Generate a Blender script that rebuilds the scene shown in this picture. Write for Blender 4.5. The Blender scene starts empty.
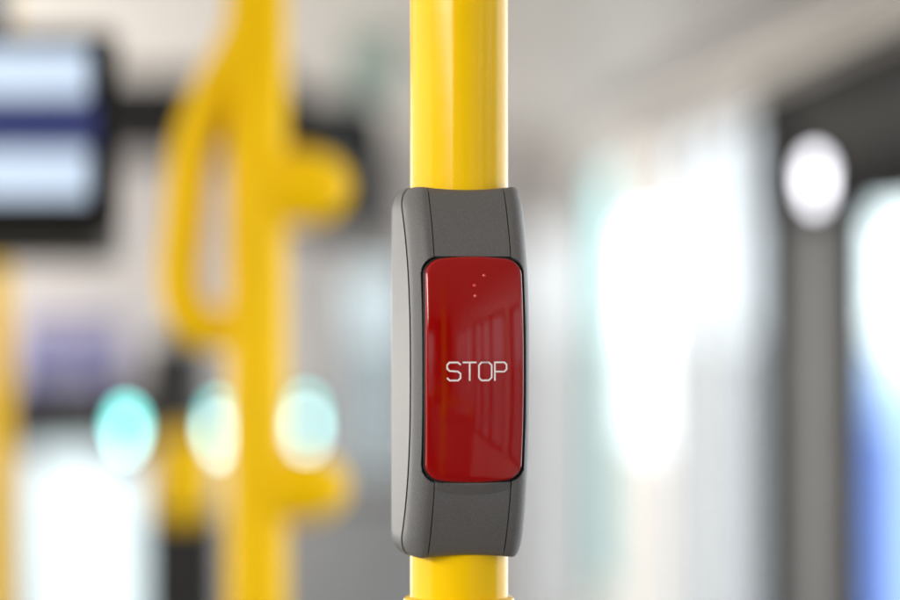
import bpy, bmesh, math, random
from mathutils import Vector, Matrix
random.seed(4)
S = bpy.context.scene
C = S.collection
R = math.radians

# ------------------------------------------------------------------ camera, world, lamps, exposure
K = 0.000357                      # metres per photo pixel per metre of distance
CZ = 1.5                          # eye height above the bus floor
cam = bpy.data.objects.new('camera', bpy.data.cameras.new('camera')); C.objects.link(cam)
cam.location = (0, 0, CZ); cam.rotation_euler = (R(90), 0, 0)
cam.data.sensor_width = 36; cam.data.lens = 36 / (900 * K)
cam.data.clip_start = 0.05; cam.data.clip_end = 400
cam.data.dof.use_dof = True
cam.data.dof.focus_distance = 0.972
cam.data.dof.aperture_fstop = 3.4
cam.data.dof.aperture_ratio = 1.25
S.camera = cam
w = bpy.data.worlds.new('World'); S.world = w; w.use_nodes = True
bg = w.node_tree.nodes['Background']
bg.inputs[0].default_value = (0.93, 0.97, 1.0, 1); bg.inputs[1].default_value = 3.8
S.view_settings.view_transform = 'Standard'; S.view_settings.look = 'None'
S.view_settings.exposure = 0.3; S.view_settings.gamma = 1

def area(name, loc, target, sx, sy, power, col):
    l = bpy.data.lights.new(name, 'AREA'); l.shape = 'RECTANGLE'; l.size = sx; l.size_y = sy
    l.energy = power; l.color = col
    o = bpy.data.objects.new(name, l); C.objects.link(o); o.location = loc
    o.rotation_euler = (Vector(target) - Vector(loc)).to_track_quat('-Z', 'Y').to_euler()
    return o
YAW = math.atan(0.0714)           # the bus runs a little to the left of the lens axis
A = Vector((-math.sin(YAW), math.cos(YAW), 0)); RT = Vector((math.cos(YAW), math.sin(YAW), 0))
def bus(t, s, z): return RT * t + A * s + Vector((0, 0, z))
# unseen lamps added inside the side walls: stronger window daylight, plus fill from left
area('daylight_left', bus(-1.33, 6.7, 1.4), bus(0, 6.7, 1.4), 6.4, 0.8, 105, (1.0, 0.95, 0.88))
area('fill_left_rear', bus(-1.31, -1.3, 1.90), bus(-0.6, -1.3, 1.45), 3.4, 0.26, 66, (1.0, 0.97, 0.93))  # front fill, set high so the pole does not mirror it
area('fill_left_near', bus(-1.32, 1.6, 1.5), bus(0, 1.6, 1.5), 2.2, 0.8, 9, (1.0, 0.95, 0.88))  # side fill added for the left flank of the housing
area('daylight_right', bus(1.12, 2.4, 1.5), bus(0, 2.4, 1.5), 2.6, 0.8, 17, (0.92, 0.96, 1.0))

# ------------------------------------------------------------------ helpers
def at(px, py, D):
    return Vector(((px - 450) * K * D, D, CZ + (300 - py) * K * D))
def s_of(px, t):
    q = (px - 450) * K
    return t * (math.cos(YAW) - math.sin(YAW) * q) / (math.cos(YAW) * q + math.sin(YAW))

def mat(name, col, rough=0.5, metal=0.0, coat=0.0, noise=0.0, nscale=8.0, bump=0.0, bscale=400.0,
        trans=0.0, rvar=0.0, emit=None, estr=0.0, spec=0.5):
    m = bpy.data.materials.new(name); m.use_nodes = True
    nt = m.node_tree; b = nt.nodes['Principled BSDF']
    b.inputs['Base Color'].default_value = (*col, 1)
    b.inputs['Roughness'].default_value = rough; b.inputs['Metallic'].default_value = metal
    b.inputs['Coat Weight'].default_value = coat; b.inputs['Coat Roughness'].default_value = 0.03
    b.inputs['Specular IOR Level'].default_value = spec
    b.inputs['Transmission Weight'].default_value = trans
    if emit: 
        b.inputs['Emission Color'].default_value = (*emit, 1); b.inputs['Emission Strength'].default_value = estr
    tc = nt.nodes.new('ShaderNodeTexCoord')
    if noise:
        n = nt.nodes.new('ShaderNodeTexNoise'); n.inputs['Scale'].default_value = nscale; n.inputs['Detail'].default_value = 6
        nt.links.new(tc.outputs['Object'], n.inputs['Vector'])
        r = nt.nodes.new('ShaderNodeMapRange'); r.inputs[1].default_value = .3; r.inputs[2].default_value = .7
        r.inputs[3].default_value = 1 - noise; r.inputs[4].default_value = 1 + noise
        nt.links.new(n.outputs['Fac'], r.inputs[0])
        mx = nt.nodes.new('ShaderNodeMix'); mx.data_type = 'RGBA'; mx.blend_type = 'MULTIPLY'; mx.inputs[0].default_value = 1
        mx.inputs[6].default_value = (*col, 1); nt.links.new(r.outputs[0], mx.inputs[7])
        nt.links.new(mx.outputs[2], b.inputs['Base Color'])
    if rvar:        # handling marks: patchy gloss
        n3 = nt.nodes.new('ShaderNodeTexNoise'); n3.inputs['Scale'].default_value = 90; n3.inputs['Detail'].default_value = 8; n3.inputs['Distortion'].default_value = 1.5
        nt.links.new(tc.outputs['Object'], n3.inputs['Vector'])
        r3 = nt.nodes.new('ShaderNodeMapRange'); r3.inputs[1].default_value = .45; r3.inputs[2].default_value = .75
        r3.inputs[3].default_value = rough; r3.inputs[4].default_value = rough + rvar
        nt.links.new(n3.outputs['Fac'], r3.inputs[0]); nt.links.new(r3.outputs[0], b.inputs['Roughness'])
    if bump:
        n2 = nt.nodes.new('ShaderNodeTexNoise'); n2.inputs['Scale'].default_value = bscale; n2.inputs['Detail'].default_value = 3
        nt.links.new(tc.outputs['Object'], n2.inputs['Vector'])
        bp = nt.nodes.new('ShaderNodeBump'); bp.inputs['Strength'].default_value = bump; bp.inputs['Distance'].default_value = 0.0004
        nt.links.new(n2.outputs['Fac'], bp.inputs['Height']); nt.links.new(bp.outputs[0], b.inputs['Normal'])
    return m

def glass_mat(name, tint, haze=0.0):
    m = bpy.data.materials.new(name); m.use_nodes = True; nt = m.node_tree
    nt.nodes.remove(nt.nodes['Principled BSDF']); out = nt.nodes['Material Output']
    t = nt.nodes.new('ShaderNodeBsdfTransparent'); t.inputs[0].default_value = (*tint, 1)
    g = nt.nodes.new('ShaderNodeBsdfGlossy'); g.inputs['Roughness'].default_value = 0.02
    mx = nt.nodes.new('ShaderNodeMixShader')
    mx.inputs[0].default_value = 0.06; nt.links.new(t.outputs[0], mx.inputs[1]); nt.links.new(g.outputs[0], mx.inputs[2])
    nt.links.new(mx.outputs[0], out.inputs[0])
    return m

def tag(o, label=None, cat=None, group=None, kind=None):
    if label: o['label'] = label
    if cat: o['category'] = cat
    if group: o['group'] = group
    if kind: o['kind'] = kind
    return o
def empty(name, loc, rz=0.0):
    o = bpy.data.objects.new(name, None); C.objects.link(o); o.location = loc; o.rotation_euler = (0, 0, rz)
    o.empty_display_size = 0.02
    return o
def link(name, bm, m, parent=None, loc=None, rz=None, smooth=False):
    me = bpy.data.meshes.new(name)
    bmesh.ops.recalc_face_normals(bm, faces=bm.faces[:])
    bm.to_mesh(me); bm.free()
    for mm in (m if isinstance(m, (list, tuple)) else [m]): me.materials.append(mm)
    if smooth:
        for p in me.polygons: p.use_smooth = True
    o = bpy.data.objects.new(name, me); C.objects.link(o)
    if parent: o.parent = parent
    if loc is not None: o.location = loc
    if rz is not None: o.rotation_euler = (0, 0, rz)
    return o
def add_box(bm, x0, x1, y0, y1, z0, z1, bev=0.0, seg=3):
    t = bmesh.new()
    bmesh.ops.create_cube(t, size=1)
    for v in t.verts:
        v.co = Vector(((x0 + x1) / 2 + v.co.x * (x1 - x0), (y0 + y1) / 2 + v.co.y * (y1 - y0), (z0 + z1) / 2 + v.co.z * (z1 - z0)))
    if bev: bmesh.ops.bevel(t, geom=t.edges[:], offset=bev, segments=seg, affect='EDGES', profile=0.5)
    me = bpy.data.meshes.new('tmp'); t.to_mesh(me); t.free(); bm.from_mesh(me); bpy.data.meshes.remove(me)
    return bm
def box(*a, **k): return add_box(bmesh.new(), *a, **k)
def smooth_path(pts, n=8):
    pts = [Vector(p) for p in pts]; out = []
    for i in range(len(pts) - 1):
        p0 = pts[max(i - 1, 0)]; p1 = pts[i]; p2 = pts[i + 1]; p3 = pts[min(i + 2, len(pts) - 1)]
        for j in range(n):
            t = j / n
            out.append(0.5 * ((2 * p1) + (p2 - p0) * t + (2 * p0 - 5 * p1 + 4 * p2 - p3) * t * t + (3 * p1 - p0 - 3 * p2 + p3) * t ** 3))
    out.append(pts[-1]); return out
def add_tube(bm, pts, r, seg=24, cap=True):
    pts = [Vector(p) for p in pts]; rings = []; prev = None
    for i, p in enumerate(pts):
        d = (pts[min(i + 1, len(pts) - 1)] - pts[max(i - 1, 0)]).normalized()
        if prev is None:
            ref = Vector((0, 0, 1)) if abs(d.z) < .9 else Vector((1, 0, 0)); n = d.cross(ref).normalized()
        else:
            n = (prev - d * prev.dot(d)).normalized()
        prev = n; b = d.cross(n)
        rr = r[i] if isinstance(r, (list, tuple)) else r
        rings.append([bm.verts.new(p + (n * math.cos(2 * math.pi * k / seg) + b * math.sin(2 * math.pi * k / seg)) * rr) for k in range(seg)])
    for a, b in zip(rings, rings[1:]):
        for k in range(seg): bm.faces.new((a[k], a[(k + 1) % seg], b[(k + 1) % seg], b[k]))
    if cap: bm.faces.new(rings[0]); bm.faces.new(rings[-1])
    return bm
def tube(pts, r, seg=24, cap=True): return add_tube(bmesh.new(), pts, r, seg, cap)
def add_lathe(bm, prof, seg=48):           # prof: (radius, z)
    rings = [[bm.verts.new((r * math.cos(2 * math.pi * k / seg), r * math.sin(2 * math.pi * k / seg), z)) for k in range(seg)] for r, z in prof]
    for a, b in zip(rings, rings[1:]):
        for k in range(seg): bm.faces.new((a[k], a[(k + 1) % seg], b[(k + 1) % seg], b[k]))
    bm.faces.new(rings[0]); bm.faces.new(rings[-1]); return bm

# ------------------------------------------------------------------ materials
M = {
 'yellow': mat('yellow_powder_coat', (0.92, 0.56, 0.001), 0.15, spec=0.2, noise=0.03, nscale=30, rvar=0.04, bump=0.03, bscale=900),
 'yellow_far': mat('yellow_coat_plain', (0.88, 0.53, 0.001), 0.4, spec=0.1, noise=0.04, nscale=20),
 'plastic': mat('grey_grained_plastic', (0.108, 0.104, 0.103), 0.5, noise=0.13, nscale=1400, bump=0.35, bscale=2600),
 'black': mat('black_rubber', (0.008, 0.008, 0.008), 0.6),
 'red': mat('red_gloss_acrylic', (0.295, 0.0015, 0.0012), 0.03, spec=0.5, noise=0.04, nscale=40, rvar=0.05),
 'white_print': mat('white_print', (0.85, 0.83, 0.82), 0.4),
 'dot': mat('raised_dot', (0.60, 0.03, 0.025), 0.12, coat=1.0),
 'ceiling': mat('ceiling_laminate', (0.70, 0.65, 0.60), 0.4, noise=0.04, nscale=3),
 'wall': mat('pale_wall_laminate', (0.80, 0.78, 0.76), 0.45, noise=0.05, nscale=3),
 'front': mat('front_bulkhead_laminate', (0.39, 0.37, 0.37), 0.45, noise=0.08, nscale=3),
 'cove': mat('cove_panel', (0.66, 0.64, 0.62), 0.3, noise=0.05, nscale=3),
 'dark': mat('dark_trim', (0.022, 0.021, 0.021), 0.8, noise=0.2, nscale=6, spec=0.2),
 'post': mat('matt_black_post', (0.011, 0.0105, 0.0105), 0.95, noise=0.2, nscale=6, spec=0.05),
 'leaf': mat('matt_grey_leaf', (0.22, 0.22, 0.225), 0.9, noise=0.1, nscale=6, spec=0.1),
 'cabinet': mat('brown_grey_laminate', (0.06, 0.055, 0.048), 0.7, noise=0.15, nscale=12),
 'leafd': mat('dull_mirror_back', (0.05, 0.055, 0.058), 0.6),
 'mid': mat('mid_grey_trim', (0.20, 0.20, 0.205), 0.45, noise=0.1, nscale=6),
 'floor': mat('speckled_vinyl', (0.10, 0.10, 0.105), 0.5, noise=0.35, nscale=160),
 'fabric': mat('dark_seat_fabric', (0.035, 0.036, 0.040), 0.9, noise=0.4, nscale=60),
 'fabric_red': mat('maroon_seat_fabric', (0.07, 0.015, 0.018), 0.9, noise=0.4, nscale=60),
 'screen_white': mat('lit_screen_pale', (0.1, 0.1, 0.1), 0.3, emit=(0.62, 0.78, 1.0), estr=0.74),
 'screen_navy': mat('lit_screen_navy', (0.01, 0.01, 0.04), 0.6, emit=(0.008, 0.02, 0.12), estr=0.8),
 'lilac': mat('lilac_panel', (0.10, 0.10, 0.25), 0.5, noise=0.1),
 'metal': mat('brushed_metal', (0.6, 0.6, 0.6), 0.3, metal=1.0),
 'blue': mat('blue_vehicle_paint', (0.04, 0.14, 0.62), 0.3),
 'blue_pale': mat('pale_blue_vehicle_paint', (0.30, 0.45, 0.85), 0.3),
 'ground': mat('concrete', (0.45, 0.45, 0.45), 0.9, noise=0.15, nscale=1.5),
 'glass': glass_mat('tinted_glass', (0.46, 0.49, 0.495)),
 'glass_pale': glass_mat('pale_glass', (0.54, 0.55, 0.555)),
 'glass_teal': glass_mat('teal_edge_glass', (0.46, 0.60, 0.595)),
 'glass_bright': glass_mat('light_tinted_glass', (0.60, 0.615, 0.625)),
 'glass_clear': glass_mat('clear_glass', (0.85, 0.9, 0.9)),
 'glass_dark': glass_mat('dark_tinted_glass', (0.30, 0.31, 0.32)),
 'teal_glint': mat('teal_glint_glow', (0.1, 0.4, 0.4), 0.2, emit=(0.18, 0.80, 0.74), estr=9),  # glow of the added highlight spots
 'white_glint': mat('white_glint_glow', (0.6, 0.6, 0.6), 0.2, emit=(0.58, 0.95, 1.0), estr=9.5),
 'door_glint': mat('door_glint_glow', (0.6, 0.6, 0.6), 0.2, emit=(0.93, 0.93, 1.0), estr=6.5),  # glow of the added glint by the door header
 'green_sign': mat('green_tinted_panel', (0.20, 0.30, 0.27), 0.4, noise=0.15),
 'red_paint': mat('dull_red_paint', (0.35, 0.08, 0.09), 0.4),
}

# ------------------------------------------------------------------ the setting: the bus shell (coordinates t, s, z turned by YAW)
def struct(name, bm, m):
    o = link(name, bm, m, None, (0, 0, 0), YAW); o['kind'] = 'structure'; return o
CH = CZ + 0.56                                # ceiling height
TR, TL = 1.15, -1.35                          # inner faces of the side walls
S0, S1 = -4.0, 10.0
gb = bmesh.new(); bmesh.ops.create_grid(gb, x_segments=4, y_segments=4, size=150)
g = link('ground', gb, M['ground'], None, (0, 0, -0.35)); g['kind'] = 'structure'
struct('floor', box(TL - .05, TR + .05, S0, S1, -0.1, 0), M['floor'])
struct('ceiling', box(TL - .05, TR - .05, S0, S1, CH, CH + 0.05), M['ceiling'])

def wall_with_openings(t0, t1, z_lo, z_hi, s0, s1, holes, along='s'):
    """one slab with rectangular openings (a0, a1, zlo, zhi), built of butted blocks"""
    bm = bmesh.new()
    def blk(a0, a1, z0, z1):
        if a1 - a0 < 1e-4 or z1 - z0 < 1e-4: return
        if along == 's': add_box(bm, t0, t1, a0, a1, z0, z1)
        else: add_box(bm, a0, a1, t0, t1, z0, z1)
    cur = s0
    for a0, a1, h0, h1 in sorted(holes):
        blk(cur, a0, z_lo, z_hi); blk(a0, a1, z_lo, h0); blk(a0, a1, h1, z_hi); cur = a1
    blk(cur, s1, z_lo, z_hi)
    return bm

# right wall: [near window] door pillar [long bright windows] far pillar
def sR(px): return s_of(px, TR)
W_near = (4.1, sR(846), 0.35, CZ + 0.165)
W_a = (sR(764), sR(700), 0.55, CZ + 0.42)
W_slit = (sR(668), sR(618), CZ - 0.42, CZ + 0.22)
W_b = (sR(694), sR(590), 0.55, CZ + 0.42)
W_c = (sR(585), sR(560), 0.5, CZ + 0.3)
rear = [(-3.6, -2.5, 0.8, CZ + .3), (-2.3, -1.2, 0.8, CZ + .3), (-1.0, 0.2, 0.8, CZ + .3), (0.4, 1.9, 0.8, CZ + .3), (2.1, 3.9, 0.8, CZ + .3)]
struct('wall_right', wall_with_openings(TR, TR + 0.02, 0, CH, S0, S1, rear + [W_near, W_a, (W_b[0] + .0, W_b[1], W_b[2], W_b[3]), W_c]), M['wall'])
left_holes = [(-3.6, -2.5, 0.8, CZ + .3), (-2.3, -1.2, 0.8, CZ + .3), (-1.0, 0.2, 0.8, CZ + .3), (0.4, 1.9, 0.8, CZ + .3), (2.2, 3.7, 0.8, CZ + .3), (4.0, 5.6, 0.8, CZ + .3), (5.9, 7.4, 0.8, CZ + .3), (7.7, 9.4, 0.6, CZ + .3)]
struct('wall_left', wall_with_openings(TL - .05, TL, 0, CH, S0, S1, left_holes), M['wall'])
def xt(px, s):                                 # lateral t of photo column px on the cross plane s
    q = (px - 450) * K; return s * (math.cos(YAW) * q + math.sin(YAW)) / (math.cos(YAW) - math.sin(YAW) * q)
def zt(py, D): return CZ + (300 - py) * K * D
front_holes = [(xt(30, 10), xt(140, 10), 0.2, zt(452, 10)), (xt(345, 10), xt(404, 10), zt(468, 10), zt(270, 10)), (xt(532, 10), xt(563, 10), 0.3, zt(235, 10))]  # last opening added to brighten the far right corner
struct('wall_front', wall_with_openings(S1, S1 + .05, 0, CH, TL, TR, front_holes, 't'), M['front'])
struct('wall_back', wall_with_openings(S0 - .05, S0, 0, CH, TL, TR, [(-0.9, 0.7, CZ - .45, CZ + .32)], 't'), M['cabinet'])

# cove panel along the right edge of the ceiling
cb = bmesh.new()
prof = [(TR, CH - 0.135), (TR - 0.012, CH - 0.10), (TR - 0.05, CH - 0.045), (TR - 0.11, CH - 0.012), (TR - 0.16, CH - 0.004), (TR - 0.16, CH), (TR, CH)]
vs = [[cb.verts.new((t, s, z)) for t, z in prof] for s in (S0, S1 - .002)]
for i in range(len(prof)):
    j = (i + 1) % len(prof); cb.faces.new((vs[0][i], vs[0][j], vs[1][j], vs[1][i]))
cb.faces.new(vs[0]); cb.faces.new(vs[1])
struct('ceiling_cove', cb, M['cove'])

rl = tube([bus(TR - .15, s_, CZ + .532) for s_ in (3.0, 4.5, 6, 8)], .018, 12); add_tube(rl, [bus(TR - .03, s_, CZ + .435) for s_ in (3.0, 4.5, 6, 8)], .014, 12)
o_ = link('cove_rail', rl, M['mid']); o_['kind'] = 'structure'
o_ = link('cove_trim', tube([bus(TR - .085, s_, CZ + .488) for s_ in (3.0, 4.5, 6, 8)], .02, 12), M['ceiling']); o_['kind'] = 'structure'
# windows: frame + pane
nwin = [0]
def window(side, a0, a1, z0, z1, gm, fm=None, bars=()):
    nwin[0] += 1; fw = 0.022
    bm = bmesh.new(); pm = bmesh.new()
    if side == 'R': p0, p1 = TR - 0.004, TR + 0.024
    elif side == 'L': p0, p1 = TL - 0.056, TL + 0.006
    elif side == 'F': p0, p1 = S1 - 0.006, S1 + 0.056
    else: p0, p1 = S0 - 0.056, S0 + 0.006
    def b(m_, q0, q1, y0, y1, h0, h1):
        if side in 'RL': add_box(m_, q0, q1, y0, y1, h0, h1)
        else: add_box(m_, y0, y1, q0, q1, h0, h1)
    b(bm, p0, p1, a0 - fw, a0 + .004, z0 - fw, z1 + fw); b(bm, p0, p1, a1 - .004, a1 + fw, z0 - fw, z1 + fw)
    b(bm, p0, p1, a0 + .004, a1 - .004, z0 - fw, z0 + .004); b(bm, p0, p1, a0 + .004, a1 - .004, z1 - .004, z1 + fw)
    for q in bars: b(bm, p0, p1, q - .012, q + .012, z0 + .004, z1 - .004)
    mid = (p0 + p1) / 2
    b(pm, mid - .003, mid + .003, a0 + .004, a1 - .004, z0 + .004, z1 - .004)
    o = struct('window_%d' % nwin[0], pm, gm)
    link('window_frame', bm, fm or M['dark'], o)
    return o
window('R', *W_near, M['glass_clear'])
window('R', *W_a, M['glass_bright'], M['wall'], bars=(W_a[0] + .5 * (W_a[1] - W_a[0]),))
window('R', W_c[0], W_c[1], W_c[2], W_c[3], M['glass_bright'], M['wall'])
# the middle opening: tinted fixed panes with a narrow open gap between them
o = None
bm = bmesh.new()
window('R', W_b[0], W_slit[0], W_b[2], W_b[3], M['glass_bright'], M['wall'])
window('R', W_slit[1], W_b[1], W_b[2], W_b[3], M['glass_teal'], M['cove'])
struct('window_gap_panels', (lambda q: (add_box(q, TR + .003, TR + .017, W_slit[0] + .023, W_slit[1] - .023, W_b[2] + .0, W_slit[2]),
                               add_box(q, TR + .003, TR + .017, W_slit[0] + .023, W_slit[1] - .023, W_slit[3], W_b[3]), q)[2])(bmesh.new()), M['wall'])
for h in rear: window('R', *h, M['glass_pale'], bars=(h[0] + .3 * (h[1] - h[0]), h[0] + .62 * (h[1] - h[0])))
for h in left_holes: window('L', *h, M['glass_dark'] if h[0] < 0 else M['glass'])
window('F', *front_holes[0], M['glass_clear']); window('F', *front_holes[1], M['glass'], M['mid']); window('F', *front_holes[2], M['glass_pale'], M['wall'])  # the third front window fills the opening added to brighten the corner
window('B', -0.9, 0.7, CZ - .45, CZ + .32, M['glass'])

# ------------------------------------------------------------------ the yellow pole in focus
PX = (459 - 450) * K; PY = 1.0
PR = 0.0175
BZ = CZ - (371 - 300) * K * 1.0             # button centre height
U0 = -1.5                                  # the housing sits slightly off the pole axis, mm
TH = R(11)                                  # the casing is turned a little to the right
pole = empty('grab_pole', (PX, PY, 0))
tag(pole, 'glossy yellow grab pole in sharp focus at the middle, carrying the grey stop button', 'grab pole', 'yellow grab poles of the bus')
link('tube', tube([(0, 0, 0.0), (0, 0, 0.6), (0, 0, 1.2), (0, 0, 1.8), (0, 0, CH)], PR, 128), M['yellow'], pole, smooth=True)
zc = CZ + (300 - 596.5) * K
cl = bmesh.new()
add_lathe(cl, [(PR + .0002, zc - .03), (PR + .0022, zc - .029), (PR + .0026, zc - .027), (PR + .0026, zc - .003), (PR + .0022, zc - .0008), (PR + .0012, zc), (PR + .0002, zc + .0002)], 96)
link('collar', cl, M['yellow'], pole, smooth=True)
fl = bmesh.new(); add_lathe(fl, [(0.05, 0.0005), (0.05, 0.005), (0.047, 0.007), (0.022, 0.009), (0.0177, 0.02)], 48)
link('floor_flange', fl, M['metal'], pole, smooth=True)

# ------------------------------------------------------------------ the stop button
H = 0.0652; mm = 0.001
btn = empty('stop_button', (PX + U0 * mm * math.cos(TH), PY + U0 * mm * math.sin(TH), BZ), 0)
btn.rotation_euler = (0, 0, TH)
tag(btn, 'grey plastic stop button housing with red STOP push plate clamped on the yellow pole', 'stop button')
# local axes: x = u (right), y = -v (towards camera is -y), z = up
def Fz(z):      # front depth in mm as function of height in mm
    a = min(abs(z) / 65.2, 1.0)
    f = 19.2 + 17.2 * (1 - a ** 2.7)
    return f
def lens(z, u):   # shallow crescent shoulder next to the push plate, top and bottom
    if z < 0:
        e = -39.0 - 4.6 * math.sqrt(max(0, 1 - (u / 15.5) ** 2))
        x = (z - e) / 3.6
        return 1.3 * max(0.0, min(1.0, x)) if abs(u) < 15.5 and z > e else 0.0
    e = 39.0 + 2.2 * math.sqrt(max(0, 1 - (u / 10.5) ** 2))
    x = (e - z) / 1.6
    return 0.4 * max(0.0, min(1.0, x)) if abs(u) < 10.5 and z < e else 0.0
def lin(a, b, n, end=False): return [a + (b - a) * i / n for i in range(n + (1 if end else 0))]
BW, BH = 17.3, 38.3              # half size of the push plate
def rr_dist(u, z, hw, hh, r):    # signed distance to rounded rectangle
    qx = abs(u) - (hw - r); qy = abs(z) - (hh - r)
    return math.hypot(max(qx, 0), max(qy, 0)) + min(max(qx, qy), 0) - r
IDX = {}
ZP = 1.3     # the push plate sits a little above the middle of the housing, mm
def half_outline(z, dmax):
    """left half from back centre to front centre; list of (u, v)"""
    az = abs(z)
    dw = 0.0
    if az > 57.0:
        k = (az - 57.0) / 8.2; dw = dmax * (1 - math.sqrt(max(0, 1 - k * k * 0.98)))
    F = Fz(z)
    if az > 63.2: F -= 0.7 * ((az - 63.2) / 2.0) ** 2
    W0 = 21.4 - dw; W1 = 21.2 - dw - 0.3 * (az / 65) ** 2
    if dmax < 3: W0 += 1.1 * (az / 65.2) ** 2; W1 += 1.1 * (az / 65.2) ** 2
    if az > 55 and dmax < 3: W1 -= 3.0 * (1 - math.sqrt(1 - ((az - 55) / 10.4) ** 2 * .96))
    W1 = min(W1, W0)
    def side(v):            # half width at depth v: draft that starts forward of the pole
        k = max(0.0, min(1.0, (v + 2) / 34.0)); return W0 + (W1 - W0) * k * k * (3 - 2 * k) * 1.0
    seam = F - 9.3 - 5.5 * (az / 65.2) ** 2
    rc = 6.2 - 1.2 * (az / 65)
    pts = []
    # back: rounded
    nb = 16
    vb = -21.5 + 0.5 * dw
    for i in range(nb):
        a = math.pi / 2 * i / nb
        pts.append((-(W0) * math.sin(a) ** 0.9, -8 + (vb + 8) * math.cos(a)))
    for v in lin(-8, seam - 0.25, 14): pts.append((-side(v), v))
    pts.append((-side(seam - .12), seam - 0.12)); IDX['seam'] = len(pts) - 1; pts.append((-side(seam) + 0.8, seam - .10)); pts.append((-side(seam) + 0.8, seam + .16)); pts.append((-side(seam + .2) + 0.34, seam + 0.2))
    cs = seam + 0.35; rc = F - cs
    ws = side(cs) - 0.34
    # elliptical corner: depth rc, width re
    re = ws - 14.9
    nc = 26
    for i in range(nc):
        a = math.pi / 2 * i / nc
        pts.append((-(ws - re + re * math.cos(a)), cs + rc * math.sin(a)))
    # flat front
    crown = lambda u: 0.0
    gr = az > 36.0 and az < 62.6
    for u in lin(-14.9, -13.85, 3): pts.append((u, F))
    IDX['groove'] = len(pts)
    d = 0.9 if gr else 0.0
    pts.append((-13.66, F)); pts.append((-13.6, F - d)); pts.append((-13.4, F - d)); pts.append((-13.34, F))
    for u in lin(-13.0, 0, 44, True): pts.append((u, F + lens(z - ZP, u)))
    return pts
zs = []
z = -65.2
zs = lin(-65.2, -63, 9) + lin(-63, -44, 34) + lin(-44, -34, 34) + lin(-34, 34, 60) + lin(34, 44, 34) + lin(44, 63, 34) + lin(63, 65.2, 9, True)
bm = bmesh.new(); rings = []
for z in zs:
    L = half_outline(z, 5.0); L2 = half_outline(z, 2.0)
    full = L + [(-u, v) for u, v in reversed(L2[1:-1])]
    ring = []
    for u, v in full:
        zz = z
        e = max(0, (abs(z) - 58) / 7.2)
        # rim dips in the middle of the front
        if v > 0: zz = z - math.copysign(1.25 * e * e * (1 - min(1, abs(u) / 17.5) ** 2) ** 1.0, z)
        dd = rr_dist(u, z - ZP, BW + 0.4, BH + 0.4, 5.6)
        if v > 10 and dd < 0.35:
            v = v - 3.0 * max(0.0, min(1.0, (0.35 - dd) / 0.45))
        ring.append(bm.verts.new((u * mm, -v * mm, zz * mm)))
    rings.append(ring)
n = len(rings[0])
sm_, gv_ = IDX['seam'], IDX['groove']
DARK = set([sm_, sm_ + 1, sm_ + 2, gv_, gv_ + 1, gv_ + 2]); DARK = {k for k in DARK} | {n - 1 - k for k in DARK}
for a, b in zip(rings, rings[1:]):
    for k in range(n):
        f_ = bm.faces.new((a[k], a[(k + 1) % n], b[(k + 1) % n], b[k]))
        if k in DARK: f_.material_index = 1
# end caps down to the pole
for ring, sg in ((rings[0], -1), (rings[-1], 1)):
    inner = []
    for v in ring:
        cx = -U0 * mm; d = math.hypot(v.co.x - cx, v.co.y); f = (PR + 0.0003) / d
        inner.append(bm.verts.new((cx + (v.co.x - cx) * f, v.co.y * f, v.co.z - sg * 0.0006)))
    for k in range(n): bm.faces.new((ring[k], ring[(k + 1) % n], inner[(k + 1) % n], inner[k]))
case = link('housing', bm, [M['plastic'], M['black']], btn, smooth=True)
# keep the creases of grooves crisp
case.data.set_sharp_from_angle(angle=R(38))

# black gap ring around the push plate, following the bowed front
def outline_rr(hw, hh, r, bow, n=14, ns=40, nt=20):
    """rounded rectangle outline with slightly bowed short sides, (u, z) mm, counter-clockwise"""
    P = []
    def arc(cx, cz, a0, a1):
        for i in range(n): 
            a = a0 + (a1 - a0) * i / n; P.append((cx + r * math.cos(a), cz + r * math.sin(a)))
    def seg(p, q, m):
        for i in range(m): P.append((p[0] + (q[0] - p[0]) * i / m, p[1] + (q[1] - p[1]) * i / m))
    arc(hw - r, hh - r, 0, math.pi / 2); seg((hw - r, hh), (-(hw - r), hh), nt)
    arc(-(hw - r), hh - r, math.pi / 2, math.pi); seg((-hw, hh - r), (-hw, -(hh - r)), ns)
    arc(-(hw - r), -(hh - r), math.pi, 1.5 * math.pi); seg((-(hw - r), -hh), (hw - r, -hh), nt)
    arc(hw - r, -(hh - r), 1.5 * math.pi, 2 * math.pi); seg((hw, -(hh - r)), (hw, hh - r), ns)
    out = []
    for u, z in P:      # bow the ends outwards in the middle, taper the sides a little
        z2 = z + math.copysign(bow * (1 - (u / hw) ** 2), z) * (abs(z) / hh) ** 6 - math.copysign(bow * 0.5, z) * (abs(z) / hh) ** 6
        u2 = u * (1 - 0.026 * (z / hh) ** 2)
        out.append((u2, z2 + ZP))
    return out
def surf(u, z):        # casing surface depth used for ring and plate (corner rounding included)
    return Fz(z)
bm = bmesh.new()
o1 = outline_rr(BW + 0.42, BH + 0.42, 5.7, 1.5); o0 = outline_rr(BW - 0.9, BH - 0.9, 4.6, 1.5)
def edge_drop(u):      # the casing rolls off towards its sides
    a = max(0, (abs(u) - 14.9)) / 5.9; return 8.9 * (1 - math.sqrt(max(0, 1 - a * a)))
r1 = [bm.verts.new((u * mm, -(Fz(z) - edge_drop(u) + 0.10) * mm, z * mm)) for u, z in o1]
r2 = [bm.verts.new((u * mm, -(Fz(z) - 1.6) * mm, z * mm)) for u, z in o0]
r3 = [bm.verts.new((u * mm, -(Fz(z) - edge_drop(u) - 3.2) * mm, z * mm)) for u, z in o1]
m_ = len(r1)
for a, b in ((r1, r2), (r3, r1)):
    for k in range(m_): bm.faces.new((a[k], a[(k + 1) % m_], b[(k + 1) % m_], b[k]))
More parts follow.
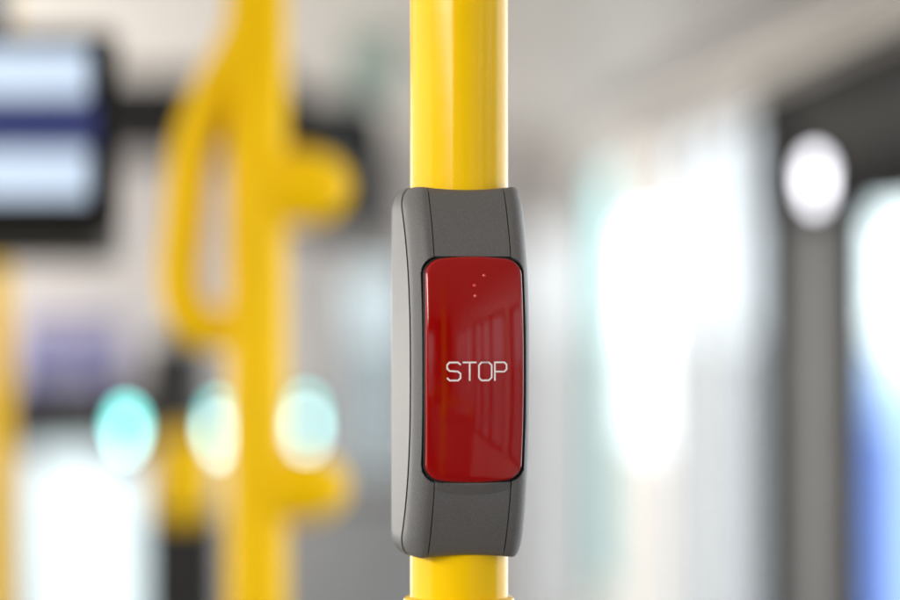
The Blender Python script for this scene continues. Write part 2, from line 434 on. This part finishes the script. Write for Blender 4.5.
link('gap_seal', bm, M['black'], btn, smooth=True)

# the red push plate: crowned, rounded edge
def plate_v(u, z):
    return 36.9 - 4.6 * (abs(z - ZP) / 39) ** 2.3 * 0.62 - 0.9 * (u / 17) ** 2 + 0.35
bm = bmesh.new()
lev = []
NL = 26
def plate_ring_inset(ins, drop):
    base = outline_rr(BW - ins, BH - ins, max(5.3 - ins, 1.2), 1.5)
    return [bm.verts.new((u * mm, -(plate_v(u, z) - drop) * mm, z * mm)) for u, z in base]
rs = [plate_ring_inset(0, 5.0), plate_ring_inset(0, 1.2), plate_ring_inset(0.06, 0.7), plate_ring_inset(0.22, 0.36), plate_ring_inset(0.5, 0.13), plate_ring_inset(0.9, 0.02)]
b0 = outline_rr(BW - 0.9, BH - 0.9, 4.4, 1.5)
for i in range(1, NL):
    f = 1 - i / NL
    rs.append([bm.verts.new((u * f * mm, -plate_v(u * f, ZP + (z - ZP) * f) * mm, (ZP + (z - ZP) * f) * mm)) for u, z in b0])
for a, b in zip(rs, rs[1:]):
    for k in range(m_): bm.faces.new((a[k], a[(k + 1) % m_], b[(k + 1) % m_], b[k]))
cv = bm.verts.new((0, -plate_v(0, ZP) * mm, ZP * mm))
for k in range(m_): bm.faces.new((rs[-1][k], rs[-1][(k + 1) % m_], cv))
plate = link('push_plate', bm, M['red'], btn, smooth=True)

# lettering and raised dots are placed from the face's own millimetre grid
def face_uz(px, py):     # photo pixel -> (u, z) on the plate
    vv = 36.5; sc = 1 - vv / 1000
    X = (px - 450) * K * 1000 * sc - PX * 1000; u = (X - vv * math.sin(TH)) / math.cos(TH) - U0
    z = (371 - py) * K * 1000 * sc
    z = (CZ * 1000 + (300 - py) * K * 1000 * sc) - BZ * 1000
    return u, z
def zoom(x, y): return face_uz(380 + x / 4.618, 320 + y / 4.618)
strokes = [
 [(371, 207), (358, 196), (320, 196), (309, 207), (309, 224), (320, 235), (358, 238), (370, 248), (370, 268), (359, 279), (321, 279), (308, 267)],
 [(380, 196), (444, 196)], [(412, 196), (412, 281)],
 [(467, 196), (501, 196), (514, 209), (514, 266), (501, 279), (467, 279), (455, 266), (455, 209), (467, 196), (501, 196)],
 [(529, 281), (529, 196), (573, 196), (584, 206), (584, 228), (573, 239), (529, 239)]]
bm = bmesh.new(); hw = 0.265
for st in strokes:
    P = [Vector(zoom(*p)) for p in st]
    D = []
    for a, b in zip(P, P[1:]):
        m2 = max(1, int((b - a).length / 0.6))
        D += [a + (b - a) * i / m2 for i in range(m2)]
    D.append(P[-1])
    Ls, Rs, Lb, Rb = [], [], [], []
    for i, p in enumerate(D):
        t = (D[min(i + 1, len(D) - 1)] - D[max(i - 1, 0)]).normalized(); nn = Vector((-t.y, t.x))
        w_ = hw
        if 0 < i < len(D) - 1:
            a = (D[i] - D[i - 1]).normalized(); w_ = hw / max(0.6, abs(nn.dot(Vector((-a.y, a.x)))))
        for q, Lt, Lo in ((p + nn * w_, Ls, Lb), (p - nn * w_, Rs, Rb)):
            Lt.append(bm.verts.new((q.x * mm, -(plate_v(q.x, q.y) + 0.07) * mm, q.y * mm)))
            Lo.append(bm.verts.new((q.x * mm, -(plate_v(q.x, q.y) - 0.05) * mm, q.y * mm)))
    for i in range(len(D) - 1):
        bm.faces.new((Ls[i], Ls[i + 1], Rs[i + 1], Rs[i])); bm.faces.new((Ls[i], Ls[i + 1], Lb[i + 1], Lb[i])); bm.faces.new((Rs[i], Rs[i + 1], Rb[i + 1], Rb[i]))
tag(link('stop_lettering', bm, M['white_print'], plate), 'thin white outline letters reading STOP')
for px, py in ((484.8, 275.5), (474.8, 285.5), (475.5, 296)):
    u, z = face_uz(px, py)
    bm = bmesh.new(); bmesh.ops.create_icosphere(bm, subdivisions=3, radius=0.64 * mm, matrix=Matrix.Translation((u * mm, -(plate_v(u, z) + 0.05) * mm, z * mm)) @ Matrix.Diagonal((1, .8, 1, 1)))
    link('raised_dot', bm, M['dot'], plate, smooth=True)

# ------------------------------------------------------------------ blurred yellow pole with grab loop, left
D2 = 1.95
def rel(px, py, D, o): return at(px, py, D) - o
bp = at(257, 300, D2); base = Vector((bp.x, bp.y, 0))
p2 = empty('grab_pole', base)
tag(p2, 'blurred yellow grab pole left of the stop button, with bent side handle', 'grab pole', 'yellow grab poles of the bus')
link('tube', tube([(0, 0, 0), (0, 0, 0.8), (0, 0, 1.5), (0, 0, CH)], 0.0212, 48), M['yellow_far'], p2, smooth=True)
pts = smooth_path([rel(252, 15, D2, base), rel(236, 52, D2, base), rel(211, 98, D2, base), rel(192, 150, D2, base), rel(184, 225, D2, base), rel(180, 290, D2, base), rel(200, 325, D2, base), rel(250, 330, D2, base)], 8)
link('bent_handle', tube(pts, 0.0155, 24), M['yellow_far'], p2, smooth=True)
def joint(cx, cy, rx, rz, D, parent, base, nm='round_joint', mt='yellow_far'):
    bm = bmesh.new(); c = rel(cx, cy, D, base)
    bmesh.ops.create_uvsphere(bm, u_segments=32, v_segments=20, radius=1, matrix=Matrix.Translation(c) @ Matrix.Diagonal((rx * K * D, 0.024, rz * K * D, 1)))
    return link(nm, bm, M[mt], parent, smooth=True)
joint(297, 187, 55, 39, D2, p2, base); joint(294, 487, 56, 36, D2, p2, base)

# ------------------------------------------------------------------ overhead information display, upper left
D3 = 2.0
c = at(-70, 150, D3)
dis = empty('information_display', c)
tag(dis, 'dark hanging display with two pale blue lit screens, top left', 'display')
def bxp(x0, x1, y0, y1, D, dy0, dy1, o, bev=0.0):
    a = at(x0, y1, D) - o; b = at(x1, y0, D) - o
    return box(a.x, b.x, dy0, dy1, a.z, b.z, bev=bev)
link('housing', bxp(-250, 112, 30, 232, D3, 0.0, 0.05, c, 0.004), M['post'], dis)
link('screen', bxp(-240, 88, 48, 97, D3, -0.003, 0.002, c), M['screen_white'], dis)
link('screen', bxp(-240, 88, 150, 198, D3, -0.003, 0.002, c), M['screen_white'], dis)
link('title_strip', bxp(-240, 96, 101, 146, D3, -0.003, 0.002, c), M['screen_navy'], dis)
b = bmesh.new(); add_box(b, -.12, -.10, .02, .04, at(0, 30, D3).z - c.z + .0, CH - c.z); add_box(b, .03, .05, .02, .04, at(0, 30, D3).z - c.z, CH - c.z)
link('hanger', b, M['mid'], dis)

# ------------------------------------------------------------------ things further down the bus
def simple(name, bm, m, label, cat, loc=None, group=None, smooth=False):
    o = link(name, bm, m, None, loc, smooth=smooth); return tag(o, label, cat, group)
def ppanel(name, x0, x1, y0, y1, D, th, m, label, cat, bev=0.01, parts=()):
    ctr = at((x0 + x1) / 2, (y0 + y1) / 2, D)
    a = at(x0, y1, D) - ctr; b = at(x1, y0, D) - ctr
    e = empty(name, ctr); tag(e, label, cat)
    link('body', box(a.x, b.x, 0, th, a.z, b.z, bev=bev), m, e)
    for nm, X0, X1, Y0, Y1, mt in parts:
        a = at(X0, Y1, D) - ctr; b = at(X1, Y0, D) - ctr
        link(nm, box(a.x, b.x, -0.006, 0.001, a.z, b.z), mt, e)
    return e
ppanel('lower_cabinet', -200, 108, 212, 264, 2.3, 0.1, M['cabinet'], 'brown grey cabinet just under the lit display at the left edge', 'cabinet', 0.01, [('shelf_edge', -190, 104, 240, 246, M['dark'])])
# header box over the driver's place
ppanel('header_cabinet', -60, 300, 72, 150, 4.2, 0.3, M['post'], 'dark overhead cabinet behind the lit display, under the ceiling', 'cabinet', 0.02, [('hatch', 110, 215, 92, 130, M['dark'])])
ppanel('ticket_machine', 146, 197, 340, 442, 3.2, 0.16, M['black'], 'black upright ticket machine behind the bent yellow handle', 'ticket machine', 0.008, [('screen', 158, 184, 358, 384, M['dark'])])
ppanel('driver_console', 2, 150, 386, 446, 4.4, 0.25, M['post'], 'dark driver console under the lilac panel at the left', 'console', 0.03, [('dial_cluster', 50, 110, 404, 412, M['leaf'])])
ppanel('notice_panel', 16, 124, 320, 400, 6.2, 0.02, M['lilac'], 'pale lilac notice panel above the dark console', 'panel', 0.004, [('border', 36, 106, 378, 390, M['cove'])])
ppanel('rear_view_mirror', 284, 384, 96, 240, 4.5, 0.06, M['post'], 'dark mirror housing hung under the ceiling beside the round yellow joint', 'mirror', 0.05, [('glass', 306, 362, 120, 216, M['leafd'])])
ppanel('exit_route_panel', 345, 402, 18, 92, 6.0, 0.03, M['green_sign'], 'dull green panel on the ceiling just left of the yellow pole', 'panel', 0.004, [('border', 352, 395, 30, 42, M['cove'])])
ppanel('sun_blind', 372, 402, 178, 256, 6.5, 0.03, M['mid'], 'small olive grey roller blind beside the top of the stop button', 'blind', 0.01, [('pull_bar', 374, 400, 246, 252, M['dark'])])

# bus seats with yellow top handles
def make_seat(fab, handle=True):
    e = empty('bus_seat', (0, 0, 0))
    b = bmesh.new(); add_box(b, -.21, .21, -.2, .2, .42, .50, bev=.03); link('cushion', b, fab, e, smooth=True)
    b = bmesh.new(); add_box(b, -.21, .21, -.24, -.17, .48, 1.12, bev=.03, seg=4); link('backrest', b, fab, e, smooth=True)
    b = bmesh.new(); add_box(b, -.215, .215, -.262, -.236, .46, 1.10, bev=.012); link('back_shell', b, M['mid'], e, smooth=True)
    b = bmesh.new(); add_box(b, -.05, .05, -.05, .05, 0, .43, bev=.01); link('pedestal', b, M['dark'], e)
    if handle:
        link('handle', tube(smooth_path([(-.17, -.22, 1.05), (-.17, -.23, 1.16), (-.13, -.235, 1.205), (0, -.235, 1.215), (.13, -.235, 1.205), (.17, -.23, 1.16), (.17, -.22, 1.05)]), .016, 20), M['yellow_far'], e, smooth=True)
    return e
def copy_thing(o):
    r = o.copy(); C.objects.link(r)
    for ch in o.children:
        c2 = ch.copy(); C.objects.link(c2); c2.parent = r
    return r
SG = 'dark bus seats'
seat = make_seat(M['fabric'], False); seat_h = make_seat(M['fabric'])
# (t, s, rotation, label)
seats = [(0.235, 6.0, 'dark grey seat back low beside the left foot of the stop button'),
         (0.62, -1.6, 'dark seat behind the camera by the right windows'),
         (-0.95, -1.6, 'dark seat behind the camera by the left windows'),
         (0.62, -2.7, 'rearmost dark seat by the right windows'),
         (-0.95, -2.7, 'rearmost dark seat by the left windows')]
for i, (t, s, lb) in enumerate(seats):
    o = seat if i == 0 else (seat_h if i == 1 else copy_thing(seat_h))
    o.location = bus(t, s, 0); o.rotation_euler = (0, 0, YAW if s > 0 else YAW + math.pi)
    tag(o, lb, 'seat', SG)

v = empty('ticket_validator', at(181, 480, 3.0)); tag(v, 'yellow ticket validator on a black stand, low beside the blurred yellow pole', 'validator')
kz = K * 3.0
link('body', box(-30 * kz, 30 * kz, 0, .07, -44 * kz, 46 * kz, bev=.022, seg=5), M['yellow_far'], v, smooth=True)
link('ticket_slot', box(-16 * kz, 16 * kz, -.002, .003, 4 * kz, 10 * kz), M['dark'], v)
link('stand', box(-36 * kz, 36 * kz, .01, .06, -v.location.z + .001, -30 * kz, bev=.01), M['dark'], v)
# right side: door zone
hd = empty('door_header', bus(1.02, 4.7, CZ + .17), YAW); tag(hd, 'black door header box at the upper right, under the cove', 'door header')
link('body', box(0, .125, -1.1, 0.95, 0, .26, bev=.015), M['post'], hd)
link('hatch', box(-.004, .002, -.6, .5, .06, .2), M['dark'], hd)
def wall_post(px0, px1, z0, z1, m, label, cat, name, t=TR - 0.05, th=0.045):
    s0, s1 = s_of(px1, t), s_of(px0, t)
    e = empty(name, bus((t + t + th) / 2, (s0 + s1) / 2, z0), YAW); tag(e, label, cat)
    hs = abs(s1 - s0) / 2
    link('body', box(-th / 2, th / 2, -hs, hs, 0, z1 - z0, bev=.006), m, e)
    link('base_plate', box(-th / 2 - .006, th / 2 - .002, -hs - .01, hs + .01, 0.001, .08), M['metal'], e)
    return e
wall_post(758, 797, 0, CH - .12, M['post'], 'black door post between the bright windows and the grey door leaf', 'door post', 'door_post')
wall_post(832, 846, 0, CH - .12, M['post'], 'narrow dark post at the edge of the blue window', 'door post', 'door_post')
wall_post(798, 831, 0, CH - .12, M['leaf'], 'grey door leaf between the two dark posts', 'door leaf', 'door_leaf')
wall_post(560, 575, 0, CH - .14, M['cove'], 'slim grey pillar right of the stop button, at the far end of the windows', 'pillar', 'window_pillar', th=.02)

# glowing spots added for out-of-focus highlights, they blur into bokeh discs
def glint(px, py, D, r, parts, label, group=None):
    c = at(px, py, D); e = empty('added_glint', c); tag(e, label, 'glint', group)
    b = bmesh.new(); add_box(b, -r * 1.3, r * 1.3, .004, .03, -r * 2.4, r * 2.4, bev=.003); link('housing', b, M['dark'], e)
    for dz, rr, mt in parts:
        b = bmesh.new()
        bmesh.ops.create_uvsphere(b, u_segments=20, v_segments=12, radius=1, matrix=Matrix.Translation((0, 0.002, dz)) @ Matrix.Diagonal((rr, .008, rr, 1)))
        link('lens', b, M[mt], e, smooth=True)
    return e
G = 'round glowing spots added for highlights at the far end of the bus'
glint(126, 434, 4.1, .02, [(.012, .014, 'teal_glint'), (-.004, .009, 'white_glint')], 'leftmost of the three added teal and white glowing spots', G)
glint(218, 428, 6.4, .02, [(.016, .013, 'teal_glint'), (-.02, .015, 'white_glint')], 'middle one of the three added teal and white glowing spots, left of the blurred pole', G)
glint(306, 422, 6.4, .02, [(.016, .013, 'teal_glint'), (-.02, .014, 'white_glint')], 'rightmost of the three added teal and white glowing spots, right of the blurred pole', G)
glint(815, 180, 4.5, .02, [(.012, .015, 'door_glint'), (-.014, .013, 'door_glint')], 'added white glowing spot on the dark door header at the right')  # glowing spot added for a light glint by the door

# handrails, poles elsewhere in the bus (seen mirrored in the push plate)
def plain_pole(t, s, label, r=.0175):
    e = empty('grab_pole', bus(t, s, 0)); tag(e, label, 'grab pole', 'yellow grab poles of the bus')
    link('tube', tube([(0, 0, 0), (0, 0, 1), (0, 0, CH)], r, 32), M['yellow_far'], e, smooth=True)
    b = bmesh.new(); add_lathe(b, [(0.05, 0.0005), (0.05, 0.005), (0.022, 0.009), (0.0177, 0.02)], 32); link('floor_flange', b, M['metal'], e, smooth=True)
    return e
plain_pole(-0.55, -0.9, 'yellow grab pole behind the camera on the left')
plain_pole(0.45, -1.2, 'yellow grab pole behind the camera on the right')
plain_pole(0.2, -2.2, 'yellow grab pole behind the camera near the rear seats')

lp_ = at(-6, 300, 3.0); e = plain_pole(0, 0, 'yellow grab pole cut off by the left edge of the picture'); e.location = (lp_.x, lp_.y, 0)
# outside
def outside_vehicle():
    c = bus(2.6, 10.6, -0.35); e = empty('parked_van', c, YAW); tag(e, 'blue van body seen through the window at the right edge', 'van')
    link('body', box(0, 1.8, -2.0, 1.35, .35, 1.6, bev=.08), M['blue_pale'], e)
    link('lower_panel', box(-.02, 0.02, 0.5, 1.28, .4, 1.35, bev=.005), M['blue'], e)
    for y in (-1.4, 0.8):
        b = bmesh.new(); bmesh.ops.create_cone(b, cap_ends=True, segments=32, radius1=.35, radius2=.35, depth=.22, matrix=Matrix.Translation((.1, y, .35)) @ Matrix.Rotation(R(90), 4, 'Y'))
        link('wheel', b, M['black'], e)
outside_vehicle()
